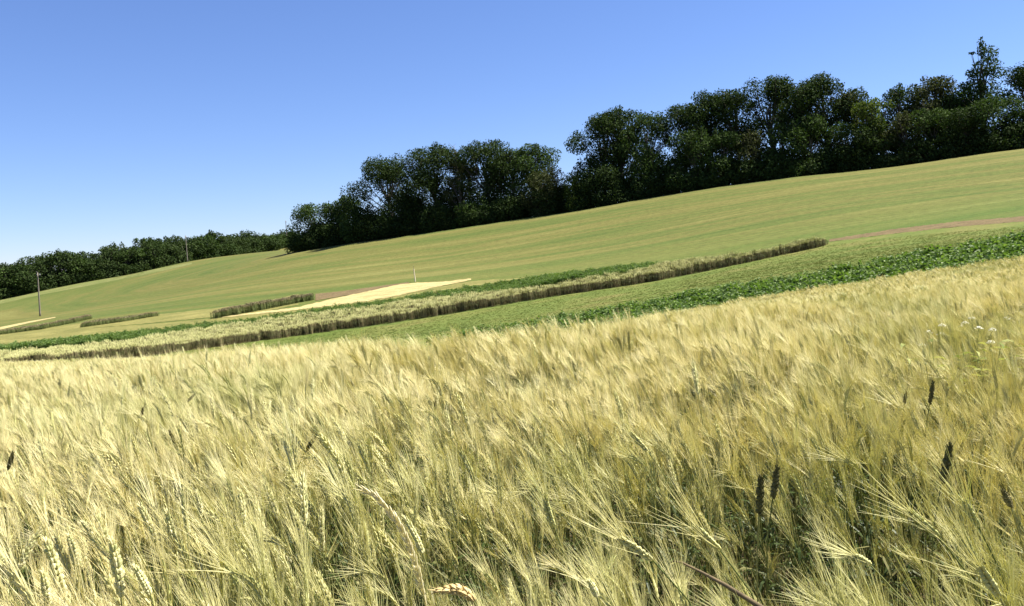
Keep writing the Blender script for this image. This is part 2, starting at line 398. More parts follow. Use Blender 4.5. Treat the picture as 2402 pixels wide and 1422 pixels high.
def strip(name, upper, lower, mat, label, cat, lift, n=90, m=7, rag=.22):
    """sheet of ground between two lines seen in the photograph, laid on the terrain"""
    U = interp_line(np.array(upper, float), n); L = interp_line(np.array(lower, float), n)
    A = np.array([hit(*u)[:2] for u in U]); B = np.array([hit(*l)[:2] for l in L])
    if rag:                             # uneven margins
        D = A - B; wdt = np.linalg.norm(D, axis=1)[:, None] + 1e-6; amp = np.minimum(rag, .18 * wdt) * D / wdt
        A = A + amp * rng.normal(0, 1, (n, 1)).clip(-2, 2); B = B + amp * rng.normal(0, 1, (n, 1)).clip(-2, 2)
    v = []
    for k in range(m):
        t = k / (m - 1); P = A * (1 - t) + B * t
        v.append(np.stack([P[:, 0], P[:, 1], ground(P[:, 0], P[:, 1]) + lift], 1))
    v = np.concatenate(v)
    f = [(k * n + i, k * n + i + 1, (k + 1) * n + i + 1, (k + 1) * n + i) for k in range(m - 1) for i in range(n - 1)]
    b = MB(); b.add(v, f); o = link(name, b.mesh(name, [mat], True))
    tag(o, label, cat, kind='structure'); return A, B

# far strips (upper line, lower line) in photograph pixels
strip('soil_strip', [(1945, 562), (2100, 537), (2250, 520), (2402, 508), (2480, 500)], [(1945, 568), (2100, 548), (2250, 532), (2402, 520), (2480, 511)], M['soil'],
      'bare reddish soil strip along the foot of the hill', 'soil', .02)
strip('grass_strip', [(240, 832), (500, 812), (900, 764), (1300, 697), (1600, 651), (1945, 568), (2100, 548), (2250, 532), (2402, 520), (2480, 511)],
      [(240, 870), (500, 862), (900, 835), (1300, 800), (1600, 750), (1945, 690), (2150, 650), (2402, 615), (2480, 600)], M['grass'],
      'green mown grass strip between the wheat plot and the broad-leaved crop', 'grass strip', .015, 110, 12)
strip('tan_strip', [(-60, 792), (200, 772), (400, 757), (600, 737), (800, 712), (1000, 678), (1105, 660), (1180, 655), (1230, 651)],
      [(-60, 812), (200, 796), (400, 770), (600, 748), (800, 722), (1000, 696), (1105, 680), (1180, 664), (1230, 653)], M['tan'],
      'tan cereal strip below the pale straw strip', 'crop strip', .015)
strip('straw_strip', [(520, 744), (600, 734), (700, 721), (780, 702), (870, 683), (930, 669), (980, 664), (1035, 662), (1060, 660), (1105, 654)],
      [(520, 746), (600, 738), (700, 728), (780, 718), (870, 706), (930, 695), (980, 684), (1035, 672), (1060, 667), (1105, 658)], M['pale'],
      'bright pale straw-coloured strip tapering to a point by the stake', 'straw strip', .04)
strip('soil_patch', [(740, 690), (800, 684), (880, 673), (960, 662)], [(740, 706), (800, 696), (880, 682), (960, 665)], M['soil'],
      'bare brown soil patch above the pale straw strip', 'soil', .03)
strip('pale_plot_path', [(-60, 775), (0, 768), (70, 754), (130, 744)], [(-60, 781), (0, 774), (70, 758), (130, 746)], M['pale'],
      'short pale straw strip by the foot of the nearest pole', 'straw strip', .03, 30, 4)
strip('wood_edge_verge', [(-60, 716), (100, 682), (200, 661), (300, 644), (400, 625), (450, 616)], [(-60, 726), (100, 691), (200, 672), (300, 652), (400, 632), (450, 620)], M['lawn'],
      'grassy verge along the edge of the far wood', 'verge', .02, 60, 5)
strip('tan_band', [(-60, 790), (100, 772), (220, 752), (420, 733), (600, 712), (700, 690)], [(-60, 800), (100, 790), (220, 770), (420, 752), (600, 735), (700, 716)], M['tan'],
      'pale tan cereal band between the two dark crop edges', 'crop strip', .022)

# ------------------------------------------------------------------ scatter
def scatter(name, P, rot, scl, pid, protos, label, cat):
    me = bpy.data.meshes.new(name); me.vertices.add(len(P)); me.vertices.foreach_set('co', np.asarray(P, float).ravel())
    for nm, ty, dat, key in (('rot', 'FLOAT_VECTOR', rot, 'vector'), ('scl', 'FLOAT', scl, 'value'), ('pid', 'INT', pid, 'value')):
        a = me.attributes.new(nm, ty, 'POINT'); a.data.foreach_set(key, np.asarray(dat).ravel())
    o = link(name, me); tag(o, label, cat, kind='stuff')
    pc = bpy.data.collections.new(name + '_kinds')
    for i, pm in enumerate(protos):
        po = bpy.data.objects.new('%s_kind_%03d' % (name, i), pm); pc.objects.link(po)
    ng = bpy.data.node_groups.new(name + '_scatter', 'GeometryNodeTree')
    ng.interface.new_socket('Geometry', in_out='INPUT', socket_type='NodeSocketGeometry')
    ng.interface.new_socket('Geometry', in_out='OUTPUT', socket_type='NodeSocketGeometry')
    gi = ng.nodes.new('NodeGroupInput'); go = ng.nodes.new('NodeGroupOutput')
    ci = ng.nodes.new('GeometryNodeCollectionInfo'); ci.inputs['Collection'].default_value = pc
    ci.inputs['Separate Children'].default_value = True; ci.inputs['Reset Children'].default_value = True
    ip = ng.nodes.new('GeometryNodeInstanceOnPoints'); ip.inputs['Pick Instance'].default_value = True
    def na(nm, ty):
        n = ng.nodes.new('GeometryNodeInputNamedAttribute'); n.data_type = ty; n.inputs['Name'].default_value = nm; return n.outputs[0]
    L = ng.links.new
    er = ng.nodes.new('FunctionNodeEulerToRotation'); L(na('rot', 'FLOAT_VECTOR'), er.inputs[0])
    L(gi.outputs[0], ip.inputs['Points']); L(ci.outputs[0], ip.inputs['Instance']); L(na('pid', 'INT'), ip.inputs['Instance Index'])
    L(er.outputs[0], ip.inputs['Rotation']); L(na('scl', 'FLOAT'), ip.inputs['Scale']); L(ip.outputs[0], go.inputs[0])
    md = o.modifiers.new('scatter', 'NODES'); md.node_group = ng
    return o

# ------------------------------------------------------------------ cereal plants
def unit(v): v = np.asarray(v, float); return v / (np.linalg.norm(v) + 1e-12)
def ear(b, path, r, n, kind, m_grain, m_awn, awn_len=0.13, awn_r=0.0006, sides=4, segs=3, spread=0.22, awns_each=1, prng=random):
    """an ear along a path (K,3): alternating spikelets, each carrying awns"""
    path = np.asarray(path, float); K = len(path)
    s = np.linspace(0, 1, K)
    P = lambda t: np.array([np.interp(t, s, path[:, k]) for k in range(3)])
    tdir = lambda t: unit(P(min(1, t + .08)) - P(max(0, t - .08)))
    L = np.linalg.norm(np.diff(path, axis=0), axis=1).sum()
    a0 = unit(np.cross(tdir(.5), (0.35, 0.9, 0.2)))
    for i in range(n):
        t = (i + .3) / n; d = tdir(t); a = unit(a0 - d * (a0 @ d)); bb = np.cross(d, a)
        if kind == 'wheat': offs = [(1 if i % 2 else -1, 0.0), ((.45 if i % 2 else -.45), .8), ((.45 if i % 2 else -.45), -.8)]
        else: offs = [(1, 0.25), (-1, -0.25)] if i % 2 else [(1, -0.2), (-1, 0.2)]
        fat = math.sin(math.pi * min(1, .18 + .80 * t)) ** .6
        for (oa, ob) in offs:
            o = unit(a * oa + bb * ob)
            p = P(t) + o * r * .35 * fat
            gd = unit(d + o * (.34 if kind == 'wheat' else .26) * prng.uniform(.5, 1.4))
            gl = L / n * (2.5 if kind == 'wheat' else 2.3) * (.75 + .5 * prng.random())
            b.spindle(p, gd, gl, r * .50 * fat * prng.uniform(.8, 1.15), sides, m_grain)
            for _ in range(awns_each if awn_len > 0 else 0):
                ad = unit(d + o * (spread * (.4 + prng.random())) + np.array([prng.gauss(0, .05) for _ in range(3)]))
                al = awn_len * (.75 + .45 * prng.random()) * (1.05 - .35 * t)
                tip = p + gd * gl * .9
                bend = np.array([prng.gauss(-.03, .05), prng.gauss(0, .05), prng.gauss(-.01, .03)])
                q = np.linspace(0, 1, segs + 1)[:, None]
                b.tube(tip + ad * al * q + bend * al * q * q, awn_r * np.linspace(1, .25, segs + 1), 3, m_awn, cap=False)

def tiller(seed, kind, lod):
    r = random.Random(seed); b = MB()
    h = r.uniform(.78, .86) if kind == 'barley' else r.uniform(.80, .90)
    lean = r.gauss(.08, .07); ly = r.gauss(0, .05)
    nod = abs(r.gauss(.24, .22)) if kind == 'barley' else abs(r.gauss(.22, .16))
    if kind == 'barley' and r.random() < .10: nod += .65
    q = np.linspace(0, 1, 7 if lod == 0 else 4)
    stem = np.stack([-lean * q ** 2 * h, ly * q ** 2 * h, h * q], 1)
    sr = {0: .0016, 1: .0022, 2: .004}[lod]
    b.tube(stem, sr * np.linspace(1.1, .7, len(q)), 4 if lod == 0 else 3, 0, cap=False)
    # ear continues the stem and nods to the left
    el = r.uniform(.075, .10) if kind == 'barley' else r.uniform(.08, .11)
    d = unit(stem[-1] - stem[-2]); p = stem[-1].copy(); path = [p.copy()]
    az = r.gauss(0, .5); side = np.array([-math.cos(az), math.sin(az), -.15])
    for i in range(5):
        d = unit(d + side * nod / 4.2); p = p + d * el / 5; path.append(p.copy())
    if kind == 'barley':
        if lod == 0: ear(b, path, .0058, 12, 'barley', 1, 2, .120, .00060, 4, 3, .24, 1, r)
        elif lod == 1: ear(b, path, .0058, 12, 'barley', 1, 2, .115, .00070, 3, 2, .25, 1, r)
        else: ear(b, path, .0070, 8, 'barley', 1, 2, .105, .0011, 3, 1, .34, 1, r)
    else:
        if lod == 0: ear(b, path, .0062, 17, 'wheat', 1, 2, .022, .0005, 4, 1, .2, 1, r)
        elif lod == 1: ear(b, path, .0068, 11, 'wheat', 1, 2, 0, .0006, 3, 1, .2, 1, r)
        else: ear(b, path, .0095, 4, 'wheat', 1, 2, 0, .001, 3, 1, .2, 1, r)
    # leaf blades
    for i in range({0: 3, 1: 2, 2: 1}[lod]):
        z0 = h * r.uniform(.25, .82); a = r.uniform(0, 2 * math.pi); ll = r.uniform(.12, .24)
        bx = np.interp(z0 / h, q, stem[:, 0]); by = np.interp(z0 / h, q, stem[:, 1])
        u = np.linspace(0, 1, 5 if lod == 0 else 3)
        dx = np.array([math.cos(a), math.sin(a), 0])
        pth = np.array([bx, by, z0]) + dx * (ll * .75 * u)[:, None] + np.array([0, 0, 1]) * (ll * (.75 * u - .95 * u * u))[:, None]
        b.ribbon(pth, .0045 * (1 if lod == 0 else 1.5) * np.array([.7, 1, .9, .6, .05])[np.round(np.linspace(0, 4, len(u))).astype(int)], np.cross(dx, (0, 0, 1)) * .2 + np.array([0, 0, 1]), 3)
    mats = [M['stem'], M['grain'] if kind == 'barley' else M['wheat'], M['awn'], M['blade']]
    return b.mesh('%s_tiller' % kind, mats)

def clump(seed, nt, rad, kinds=('barley',)):
    """several low detail tillers in one mesh for the far part of the field"""
    r = random.Random(seed); b = MB(); mats = None
    for i in range(nt):
        me = tiller(seed * 31 + i, r.choice(kinds), 2)
        v = np.empty(len(me.vertices) * 3); me.vertices.foreach_get('co', v); v = v.reshape(-1, 3)
        a = r.gauss(0, .5); c, s = math.cos(a), math.sin(a); k = r.uniform(.9, 1.08)
        v = (v * k) @ np.array([[c, s, 0], [-s, c, 0], [0, 0, 1]])
        v[:, 0] += r.gauss(0, rad); v[:, 1] += r.gauss(0, rad)
        b.add(v, [tuple(p.vertices) for p in me.polygons], 0); mi = [p.material_index for p in me.polygons]
        b.m[-len(mi):] = mi
        mats = list(me.materials); bpy.data.meshes.remove(me)
    mats[1] = M['grain']
    return b.mesh('barley_clump', mats)

EDGE = np.array([hit(x, y, BARLEY_H)[:2] for x, y, d in barley_edge_px])
EDGE = np.concatenate([[EDGE[0] + (EDGE[0] - EDGE[1])], EDGE, [EDGE[-1] + 2 * (EDGE[-1] - EDGE[-2])]])
def edge_y(x): return np.interp(x, EDGE[:, 0], EDGE[:, 1])

def edge_k(a):                          # how far along the sight line to a the barley ends (plus a furrow)
    k = np.linspace(.2, 1, 200); i = np.argmax(k * a[1] > edge_y(k * a[0]) + .7); return k[i] if i else 1.0

# worn lines and openings in the crop, from the photograph
tram_px = [[(1400, 752), (1700, 744), (2000, 735), (2402, 712), (2600, 700)], [(1380, 722), (1700, 700), (2000, 674), (2150, 662)]]
TRAM = [np.array([hit(x, y, .9)[:2] for x, y in interp_line(np.array(l, float), 16)]) for l in tram_px]
hole_px = [(1700, 1215, .17, .10), (1960, 1240, .30, .13), (1180, 1330, .14, .09), (1590, 1265, .14, .09), (400, 1300, .09, .07), (1320, 1130, .10, .08),
           (2080, 1240, .16, .08), (520, 990, .25, .12), (130, 1130, .2, .12), (1290, 1330, .10, .08), (1200, 930, .4, .18), (600, 1330, .12, .09)]
HOLES = [(*hit(x, y, .8)[:2], rx, ry) for x, y, rx, ry in hole_px]

EAR_SPOTS = [(x, y) for x, y in [(370, 1281), (412, 1309), (442, 1252), (570, 1236), (150, 1408), (284, 1404), (236, 1282), (2208, 1136), (2180, 950), (1812, 1172), (1780, 1212),
             (326, 990), (416, 1056), (714, 1062), (1532, 1316), (2042, 1326), (2205, 1262), (1690, 1292), (2296, 1236), (1300, 1236), (18, 1102), (980, 1360), (1110, 1400), (1650, 1360), (1720, 1400), (1522, 1062)]]
DIPS = [hit(x, y + 25, .82)[:2] for x, y in EAR_SPOTS]
def crop_mods(P):
    h = .84 + .24 * vnoise(P[:, 0], P[:, 1], .38) + .12 * (vnoise(P[:, 0] + 40, P[:, 1], 1.7) - .5)
    keep = np.ones(len(P), bool)
    far = np.clip((P[:, 1] - 5) / 20, 0, 1)
    h = h * (1 - .20 * far) + (.96 - h) * (1 - .20) * far * .6
    for i, T in enumerate(TRAM):
        d = dist_poly(P[:, 0], P[:, 1], T)
        w = .26 if i == 0 else .20
        h *= 1 - .36 * np.exp(-(d / w) ** 2)
    for hx, hy, rx, ry in HOLES:
        e = ((P[:, 0] - hx) / rx) ** 2 + ((P[:, 1] - hy) / ry) ** 2
        h *= 1 - .58 * np.exp(-e * .7)
    for hx, hy in DIPS:                 # the crop is a little thinner and lower just in front of the ears that show
        h *= 1 - .20 * np.exp(-((P[:, 0] - hx) / .11) ** 2 - ((P[:, 1] - hy + .12) / .22) ** 2)
    return h

def sample_zone(y0, y1, dens, margin):
    n = int((y1 - y0) * 2 * (y1 * .6 + margin) * dens)
    y = rng.uniform(y0, y1, n); x = rng.uniform(-1, 1, n) * (y1 * .6 + margin)
    k = (np.abs(x) < y * .6 + margin) & (y < edge_y(x) - .1)
    return np.stack([x[k], y[k]], 1)

NB0, NW0 = 12, 6
protos0 = [tiller(100 + i, 'barley', 0) for i in range(NB0)] + [tiller(200 + i, 'wheat', 0) for i in range(NW0)]
NB1, NW1 = 10, 4
protos1 = [tiller(300 + i, 'barley', 1) for i in range(NB1)] + [tiller(400 + i, 'wheat', 1) for i in range(NW1)]
protos2 = [clump(500 + i, 7, .085, ('barley', 'barley', 'barley', 'wheat')) for i in range(10)]

def wheat_share(P): 
    s = np.clip(.26 - P[:, 0] / np.maximum(P[:, 1], 1) * .60, .05, .55)
    return np.clip(s * (vnoise(P[:, 0] + 9, P[:, 1] + 5, .8) * 2.4 - .45), 0, .8)

def place(name, P, protos, nb, nw, label):
    h = crop_mods(P); n = len(P)
    if nw: w = rng.random(n) < wheat_share(P)
    else: w = np.zeros(n, bool)
    pid = np.where(w, nb + rng.integers(0, max(nw, 1), n), rng.integers(0, nb, n))
    sway = (vnoise(P[:, 0] + 70, P[:, 1] + 20, 1.1) - .5) * 1.6
    rot = np.stack([rng.normal(0, .07, n), rng.normal(-.05, .08, n), sway + rng.normal(0, .65, n)], 1)
    z = ground(P[:, 0], P[:, 1])
    scatter(name, np.column_stack([P, z]), rot, h * rng.normal(1, np.interp(P[:, 1], [4, 14], [.055, .03]), n), pid, protos, label, 'barley')

place('barley_foreground', sample_zone(.9, 5.2, 370, 1.6), protos0, NB0, NW0, 'ripening bearded barley with long golden awns nearest the camera')
place('barley_midfield', sample_zone(5.2, 13, 220, 2.2), protos1, NB1, NW1, 'soft golden bearded barley across the middle of the field')
place('barley_far_field', sample_zone(13, 41, 66, 4), protos2, len(protos2), 0, 'golden barley along the far edge of the field')

# soil under the barley
bx = np.linspace(-34, 30, 60); rows = []
b = MB(); ny = 40
vv = []
for j in range(ny):
    t = j / (ny - 1); yy = -8 + t * (edge_y(bx) + 8); vv.append(np.stack([bx, yy, ground(bx, yy) + .02], 1))
b.add(np.concatenate(vv), [(j * 60 + i, j * 60 + i + 1, (j + 1) * 60 + i + 1, (j + 1) * 60 + i) for j in range(ny - 1) for i in range(59)])
tag(link('field_soil', b.mesh('field_soil', [M['dark_soil']], True)), 'dark earth under the barley stems', 'soil', kind='structure')

# ------------------------------------------------------------------ far crop plots
def plot_proto(seed, h, nst, rad, mats, ear_r=.014, st_r=.008):
    r = random.Random(seed); b = MB()
    for i in range(nst):
        x, y = r.gauss(0, rad), r.gauss(0, rad); hh = h * r.uniform(.86, 1.05)
        lx, ly = r.gauss(-.06, .06) * hh, r.gauss(0, .05) * hh
        q = np.linspace(0, 1, 4)
        st = np.stack([x + lx * q * q, y + ly * q * q, hh * q], 1)
        b.tube(st, st_r, 3, 0, cap=False)
        d = unit(st[-1] - st[-2]); b.spindle(st[-1] - d * .02, d + np.array([-.3 * r.random(), 0, 0]), r.uniform(.10, .15), ear_r, 3, 1)
        if r.random() < .8:
            z0 = hh * r.uniform(.4, .8); a = r.uniform(0, 6.28); u = np.linspace(0, 1, 3); dx = np.array([math.cos(a), math.sin(a), 0])
            b.ribbon(np.array([x, y, z0]) + dx * (.2 * u)[:, None] + np.array([0, 0, 1]) * (.16 * u - .22 * u * u)[:, None], [.009, .008, .001], (0, 0, 1), 2)
    return b.mesh('plot_clump', mats)

def plot(name, upper, lower, h, dens, protos, label, cat, lower_h=0.0, upper_h=None, jitter=.08, near_line=None, depth=None, scl=1.0):
    """standing crop between its far line (seen on the crop's top) and its near line (on the ground or top)"""
    n = 120
    U = interp_line(np.array(upper, float), n); L = interp_line(np.array(lower, float), n)
    A = np.array([hit(u[0], u[1], h if upper_h is None else upper_h)[:2] for u in U]); B = np.array([hit(l[0], l[1], lower_h)[:2] for l in L])
    if near_line is not None:           # the near side follows a known line on the ground
        B = near_line(A)
    if depth is None and near_line is None:
        A = B * np.maximum(np.linalg.norm(A, axis=1) / np.linalg.norm(B, axis=1), 1 + 2.2 / np.linalg.norm(B, axis=1))[:, None]
    if depth: A = B * (1 + depth / np.linalg.norm(B, axis=1)[:, None])
    wl = np.linalg.norm(np.diff((A + B) / 2, axis=0), axis=1); wd = np.linalg.norm(A - B, axis=1)
    area = wl * (wd[1:] + wd[:-1]) / 2
    cnt = rng.poisson(area * dens)
    i = np.repeat(np.arange(n - 1), cnt); k = len(i); s = rng.random(k)[:, None]; t = rng.random(k)[:, None]
    a = A[i] * (1 - s) + A[i + 1] * s; bb = B[i] * (1 - s) + B[i + 1] * s
    P = a * t + bb * (1 - t) + rng.normal(0, jitter, (k, 2))
    z = ground(P[:, 0], P[:, 1])
    hh = .78 + .34 * vnoise(P[:, 0], P[:, 1], .7) + .16 * (vnoise(P[:, 0], P[:, 1] + 33, 5.0) - .5)
    scatter(name, np.column_stack([P, z]), np.stack([rng.normal(0, .05, k), rng.normal(0, .05, k), rng.uniform(-.6, .6, k)], 1),
            scl * hh * np.clip(np.minimum(i, n - 2 - i) / 5.0 + rng.uniform(.45, .9, k), .4, 1) * rng.normal(1, .07, k), rng.integers(0, len(protos), k), protos, label, cat)
    return A, B, area.sum(), k

wheat_protos = [plot_proto(700 + i, .64, 9, .075, [M['straw'], M['plot_ear'], M['green_straw']]) for i in range(10)]
WA, WB, _, _ = plot('wheat_plot', [(-60, 828), (150, 812), (300, 794), (500, 764), (700, 737), (1000, 699), (1300, 667), (1500, 632), (1560, 616), (1750, 592), (1940, 563)],
     [(-60, 872), (150, 858), (300, 843), (400, 830), (500, 816), (700, 789), (1000, 746), (1300, 696), (1500, 667), (1560, 656), (1750, 618), (1940, 577)], .66, 20, wheat_protos,
     'tall ripe wheat plot with a dark stalky front edge', 'wheat')
dark_protos = [plot_proto(740 + i, .55, 9, .08, [M['green_straw'], M['straw'], M['green_straw']]) for i in range(5)]
plot('dark_crop_edge', [(490, 742), (600, 716), (735, 688)], [(500, 749), (600, 731), (735, 704)], .55, 40, dark_protos, 'dark greenish crop plot ending at the bare soil patch', 'crop plot', depth=1.6)
plot('dark_crop_edge', [(-60, 789), (100, 766), (215, 741)], [(-60, 794), (100, 773), (215, 748)], .5, 34, dark_protos, 'dark narrow crop plot near the foot of the nearest pole', 'crop plot', depth=1.6, scl=.72)
plot('dark_crop_edge', [(190, 765), (280, 750), (370, 733)], [(190, 769), (280, 757), (370, 742)], .5, 34, dark_protos, 'short dark crop plot between the pale tan cereal bands', 'crop plot', depth=1.6, scl=.65)

def bean_proto(seed, h=.66, nl=55):
    r = random.Random(seed); b = MB()
    for s in range(5):
        a = r.uniform(0, 6.28); q = np.linspace(0, 1, 3); hh = h * r.uniform(.7, 1)
        st = np.stack([math.cos(a) * .12 * q, math.sin(a) * .12 * q, hh * q], 1); b.tube(st, .006, 3, 0, cap=False)
        for i in range(nl // 5):
            t = r.uniform(.35, 1.0); p = np.array([np.interp(t, q, st[:, k]) for k in range(3)])
            az = r.uniform(0, 6.28); el = r.uniform(-.3, .7); d = np.array([math.cos(az) * math.cos(el), math.sin(az) * math.cos(el), math.sin(el)])
            ln = r.uniform(.08, .14); w = ln * .36; up = unit(np.array([r.gauss(0, .4), r.gauss(0, .4), 1])); sd = unit(np.cross(d, up)); up = np.cross(sd, d)
            p = p + d * .05
            v = [p, p + d * ln * .35 + sd * w + up * .02, p + d * ln * .8 + sd * w * .6, p + d * ln - up * .02, p + d * ln * .8 - sd * w * .6, p + d * ln * .35 - sd * w + up * .02]
            b.add(v, [(0, 1, 2, 3), (0, 3, 4, 5)], 0)
    return b.mesh('bean_plant', [M['bean']])
bean_protos = [bean_proto(800 + i) for i in range(8)]
plot('broad_leaf_crop', [(1010, 784), (1100, 771), (1300, 741), (1500, 707), (1700, 668), (1900, 640), (2100, 604), (2250, 574), (2402, 540), (2500, 520)],
     [(1010, 790), (1100, 779), (1300, 768), (1500, 740), (1700, 705), (1900, 672), (2100, 642), (2250, 618), (2402, 597), (2500, 584)], .62, 26, bean_protos,
     'lush green broad-leaved crop beyond the barley edge', 'green crop', near_line=lambda A: np.array([[a[0] * k, a[1] * k] for a, k in zip(A, [min(.97, float(edge_k(a)) ) for a in A])]))
plot('broad_leaf_crop', [(-60, 813), (200, 787), (300, 774), (400, 763), (600, 741), (800, 714), (1000, 686), (1150, 664), (1315, 638), (1420, 626), (1545, 609)],
     [(-60, 830), (200, 808), (300, 796), (400, 781), (600, 751), (800, 722), (1000, 696), (1150, 680), (1315, 662), (1420, 645), (1545, 613)], .55, 14, bean_protos,
     'narrow dark green crop row behind the wheat plot', 'green crop', near_line=lambda A: A * (1 - 6 / np.linalg.norm(A, axis=1)[:, None]), scl=.92)

def turf_proto(seed):
    r = random.Random(seed); b = MB()
    for i in range(16):
        a = r.uniform(0, 6.28); dx = np.array([math.cos(a), math.sin(a), 0]); l = r.uniform(.08, .18); u = np.linspace(0, 1, 3)
        p0 = np.array([r.gauss(0, .09), r.gauss(0, .09), 0])
        b.ribbon(p0 + dx * (.5 * l * u * u)[:, None] + np.array([0, 0, 1]) * (l * u * (1 - .3 * u))[:, None], [.005, .004, .001], np.cross(dx, (0, 0, 1)) + .01, 0)
    return b.mesh('turf_tuft', [M['turf']])
turf_protos = [turf_proto(850 + i) for i in range(6)]
plot('turf_tufts', [(240, 834), (500, 814), (900, 766), (1300, 699), (1600, 653), (1945, 575), (2150, 552), (2402, 532), (2480, 523)],
      [(240, 850), (500, 836), (900, 802), (1300, 752), (1600, 702), (1945, 645), (2150, 606), (2402, 560), (2480, 548)], .0, 22, turf_protos,
      'short tufted green grass on the mown strip', 'grass', scl=.5)

# ------------------------------------------------------------------ trees
def make_crown(lobes, leaf, dens, seed, mat, name='crown'):
    """many small leaf faces on the shells of overlapping lobes: (x, y, z, rx, ry, rz)"""
    g = np.random.default_rng(seed); V = []
    for (x, y, z, rx, ry, rz) in lobes:
        ar = 4 * math.pi * ((rx * ry) ** 1.6 / 3 + (rx * rz) ** 1.6 / 3 + (ry * rz) ** 1.6 / 3) ** (1 / 1.6)
        n = max(30, int(ar * dens))
        d = g.normal(size=(n, 3)); d /= np.linalg.norm(d, axis=1)[:, None]
        # ragged surface: radius varies with direction in clumps
        ph = g.uniform(0, 6.28, 6); fr = g.integers(2, 5, 6)
        rag = .86 + .10 * np.sin(fr[0] * np.arctan2(d[:, 1], d[:, 0]) + ph[0]) * np.cos(fr[1] * d[:, 2] * 2 + ph[1]) + .10 * np.sin(fr[2] * 3 * d[:, 0] + ph[2]) * np.sin(fr[3] * 3 * d[:, 2] + ph[3])
        rr = rag * (1 - .55 * g.random(n) ** 2.2) + np.abs(g.normal(0, .05, n))
        c = np.array([x, y, z]) + d * rr[:, None] * np.array([rx, ry, rz])
        a = g.normal(size=(n, 3)) * .8 + d * .5 + np.array([0, 0, .55]); a /= np.linalg.norm(a, axis=1)[:, None]
        u = np.cross(a, g.normal(size=(n, 3))); u /= np.linalg.norm(u, axis=1)[:, None]; w = np.cross(a, u)
        s = (leaf * g.uniform(.55, 1.25, n))[:, None]
        V.append(np.stack([c - u * s * .6, c - w * s * .34 + a * s * .08, c + u * s * .6, c + w * s * .34 + a * s * .08], 1))
    V = np.concatenate(V).reshape(-1, 3); k = len(V) // 4
    me = bpy.data.meshes.new(name)
    me.vertices.add(len(V)); me.vertices.foreach_set('co', V.ravel())
    me.loops.add(len(V)); me.loops.foreach_set('vertex_index', np.arange(len(V)))
    me.polygons.add(k); me.polygons.foreach_set('loop_start', np.arange(k) * 4)
    me.update(calc_edges=True); me.materials.append(mat)
    return me

def trunk_mesh(lobes, h, r0, seed, mat, fork):
    r = random.Random(seed); b = MB()
    q = np.linspace(0, 1, 6); wob = np.array([[r.gauss(0, .02) * h * t, r.gauss(0, .02) * h * t, 0] for t in q])
    tr = np.stack([0 * q, 0 * q, q * h * .8 - .4], 1) + wob
    b.tube(tr, r0 * (1.25 - .95 * q), 7, 0)
    for (x, y, z, rx, ry, rz) in lobes:
        t = np.clip(fork + (z / h - fork) * .45, .15, .85); st = np.array([np.interp(t, q, tr[:, k]) for k in range(3)])
        en = np.array([x, y, z + rz * .25]); u = np.linspace(0, 1, 5)[:, None]
        mid = (st + en) / 2 + np.array([0, 0, -.10 * h * .4]) + np.array([r.gauss(0, .25) for _ in range(3)])
        p = st * (1 - u) ** 2 + 2 * mid * u * (1 - u) + en * u * u
        b.tube(p, r0 * np.linspace(.42, .08, 5), 5, 0, cap=False)
        for _ in range(3):
            k = r.randint(2, 4); e2 = np.array([x, y, z]) + np.array([r.uniform(-1, 1) * rx, r.uniform(-1, 1) * ry, r.uniform(-.2, 1.02) * rz])
            b.tube(np.stack([p[k], (p[k] + e2) / 2 + np.array([0, 0, -.1]), e2]), r0 * np.array([.12, .08, .03]), 4, 0, cap=False)
    return b.mesh('trunk', [mat], True)

def tree_at(name, px, base, top_py, wpx, label, cat='tree', group=None, mat='oak', style='oak', seed=0, leaf=.34, dens=5.0, low=.22, back=0.0, lobes=None):
    """a tree whose foot stands on the ground where the pixel column meets it; height and width follow from its distance"""
    g = random.Random(seed * 7 + 1)
    d = base[1]; h = (at(px, top_py, d)[2]) - base[2]; w = wpx / FPX * d
    h = max(h, 1.0)
    L = []
    if lobes: L = [(lx * w, ly * w, lz * h, rx * w * 1.25, rx * w * 1.25, rz * h * 1.1) for lx, ly, lz, rx, rz in lobes]
    else:
        if style in ('oak', 'round'): w *= 1.30
        n = {'oak': 24, 'bush': 12, 'slim': 9, 'round': 15}[style]
        for i in range(n):
            t = (i + g.random()) / n; z = low + (1 - low) * t
            if style == 'bush': env = .5 * math.sqrt(max(.05, 1 - t ** 2.4))
            else: env = .5 * (math.sin(math.pi * (.20 + .70 * t)) ** .6)
            a = g.uniform(0, 6.28); rr = env * math.sqrt(g.uniform(.05, .95))
            s = g.uniform(.14, .25) if style != 'bush' else g.uniform(.20, .31)
            rz = s * w * g.uniform(.70, 1.0)
            zc = min(z * h, h * g.uniform(.93, 1.0) - rz * .9)
            L.append((math.cos(a) * rr * w, math.sin(a) * rr * w * .8, zc, s * w, s * w, min(rz, h * .4)))
        for i in range(4):             # small tufts standing out of the outline
            a = g.uniform(0, 3.14); s = g.uniform(.05, .09) * w; L.append((math.cos(a) * .42 * w * g.uniform(.6, 1.1), g.uniform(-.2, .2) * w, h * (.62 + .34 * math.sin(a)), s, s, min(s * 1.3, h * .2)))
        if style in ('bush', 'round'):   # skirt of growth down to the ground
            for i in range(5):
                a = i * 1.26 + g.uniform(-.3, .3); s = g.uniform(.17, .23) * w; L.append((math.cos(a) * .30 * w, math.sin(a) * .30 * w, min(s * .6, h * .2), s, s, min(s * .9, h * .3)))
        # the highest clump marks the top
        s = .17 * w; L.append((g.uniform(-.1, .1) * w, 0, h - min(s * .85, h * .3), s, s, min(s * .85, h * .3)))
    t = thing(name, (base[0], base[1], base[2]), label, cat, group)
    link('trunk', trunk_mesh(L, h, max(.07, .022 * h), seed, M['bark'], .3), t)
    link('crown', make_crown(L, leaf, dens, seed, M[mat]), t)
    return t

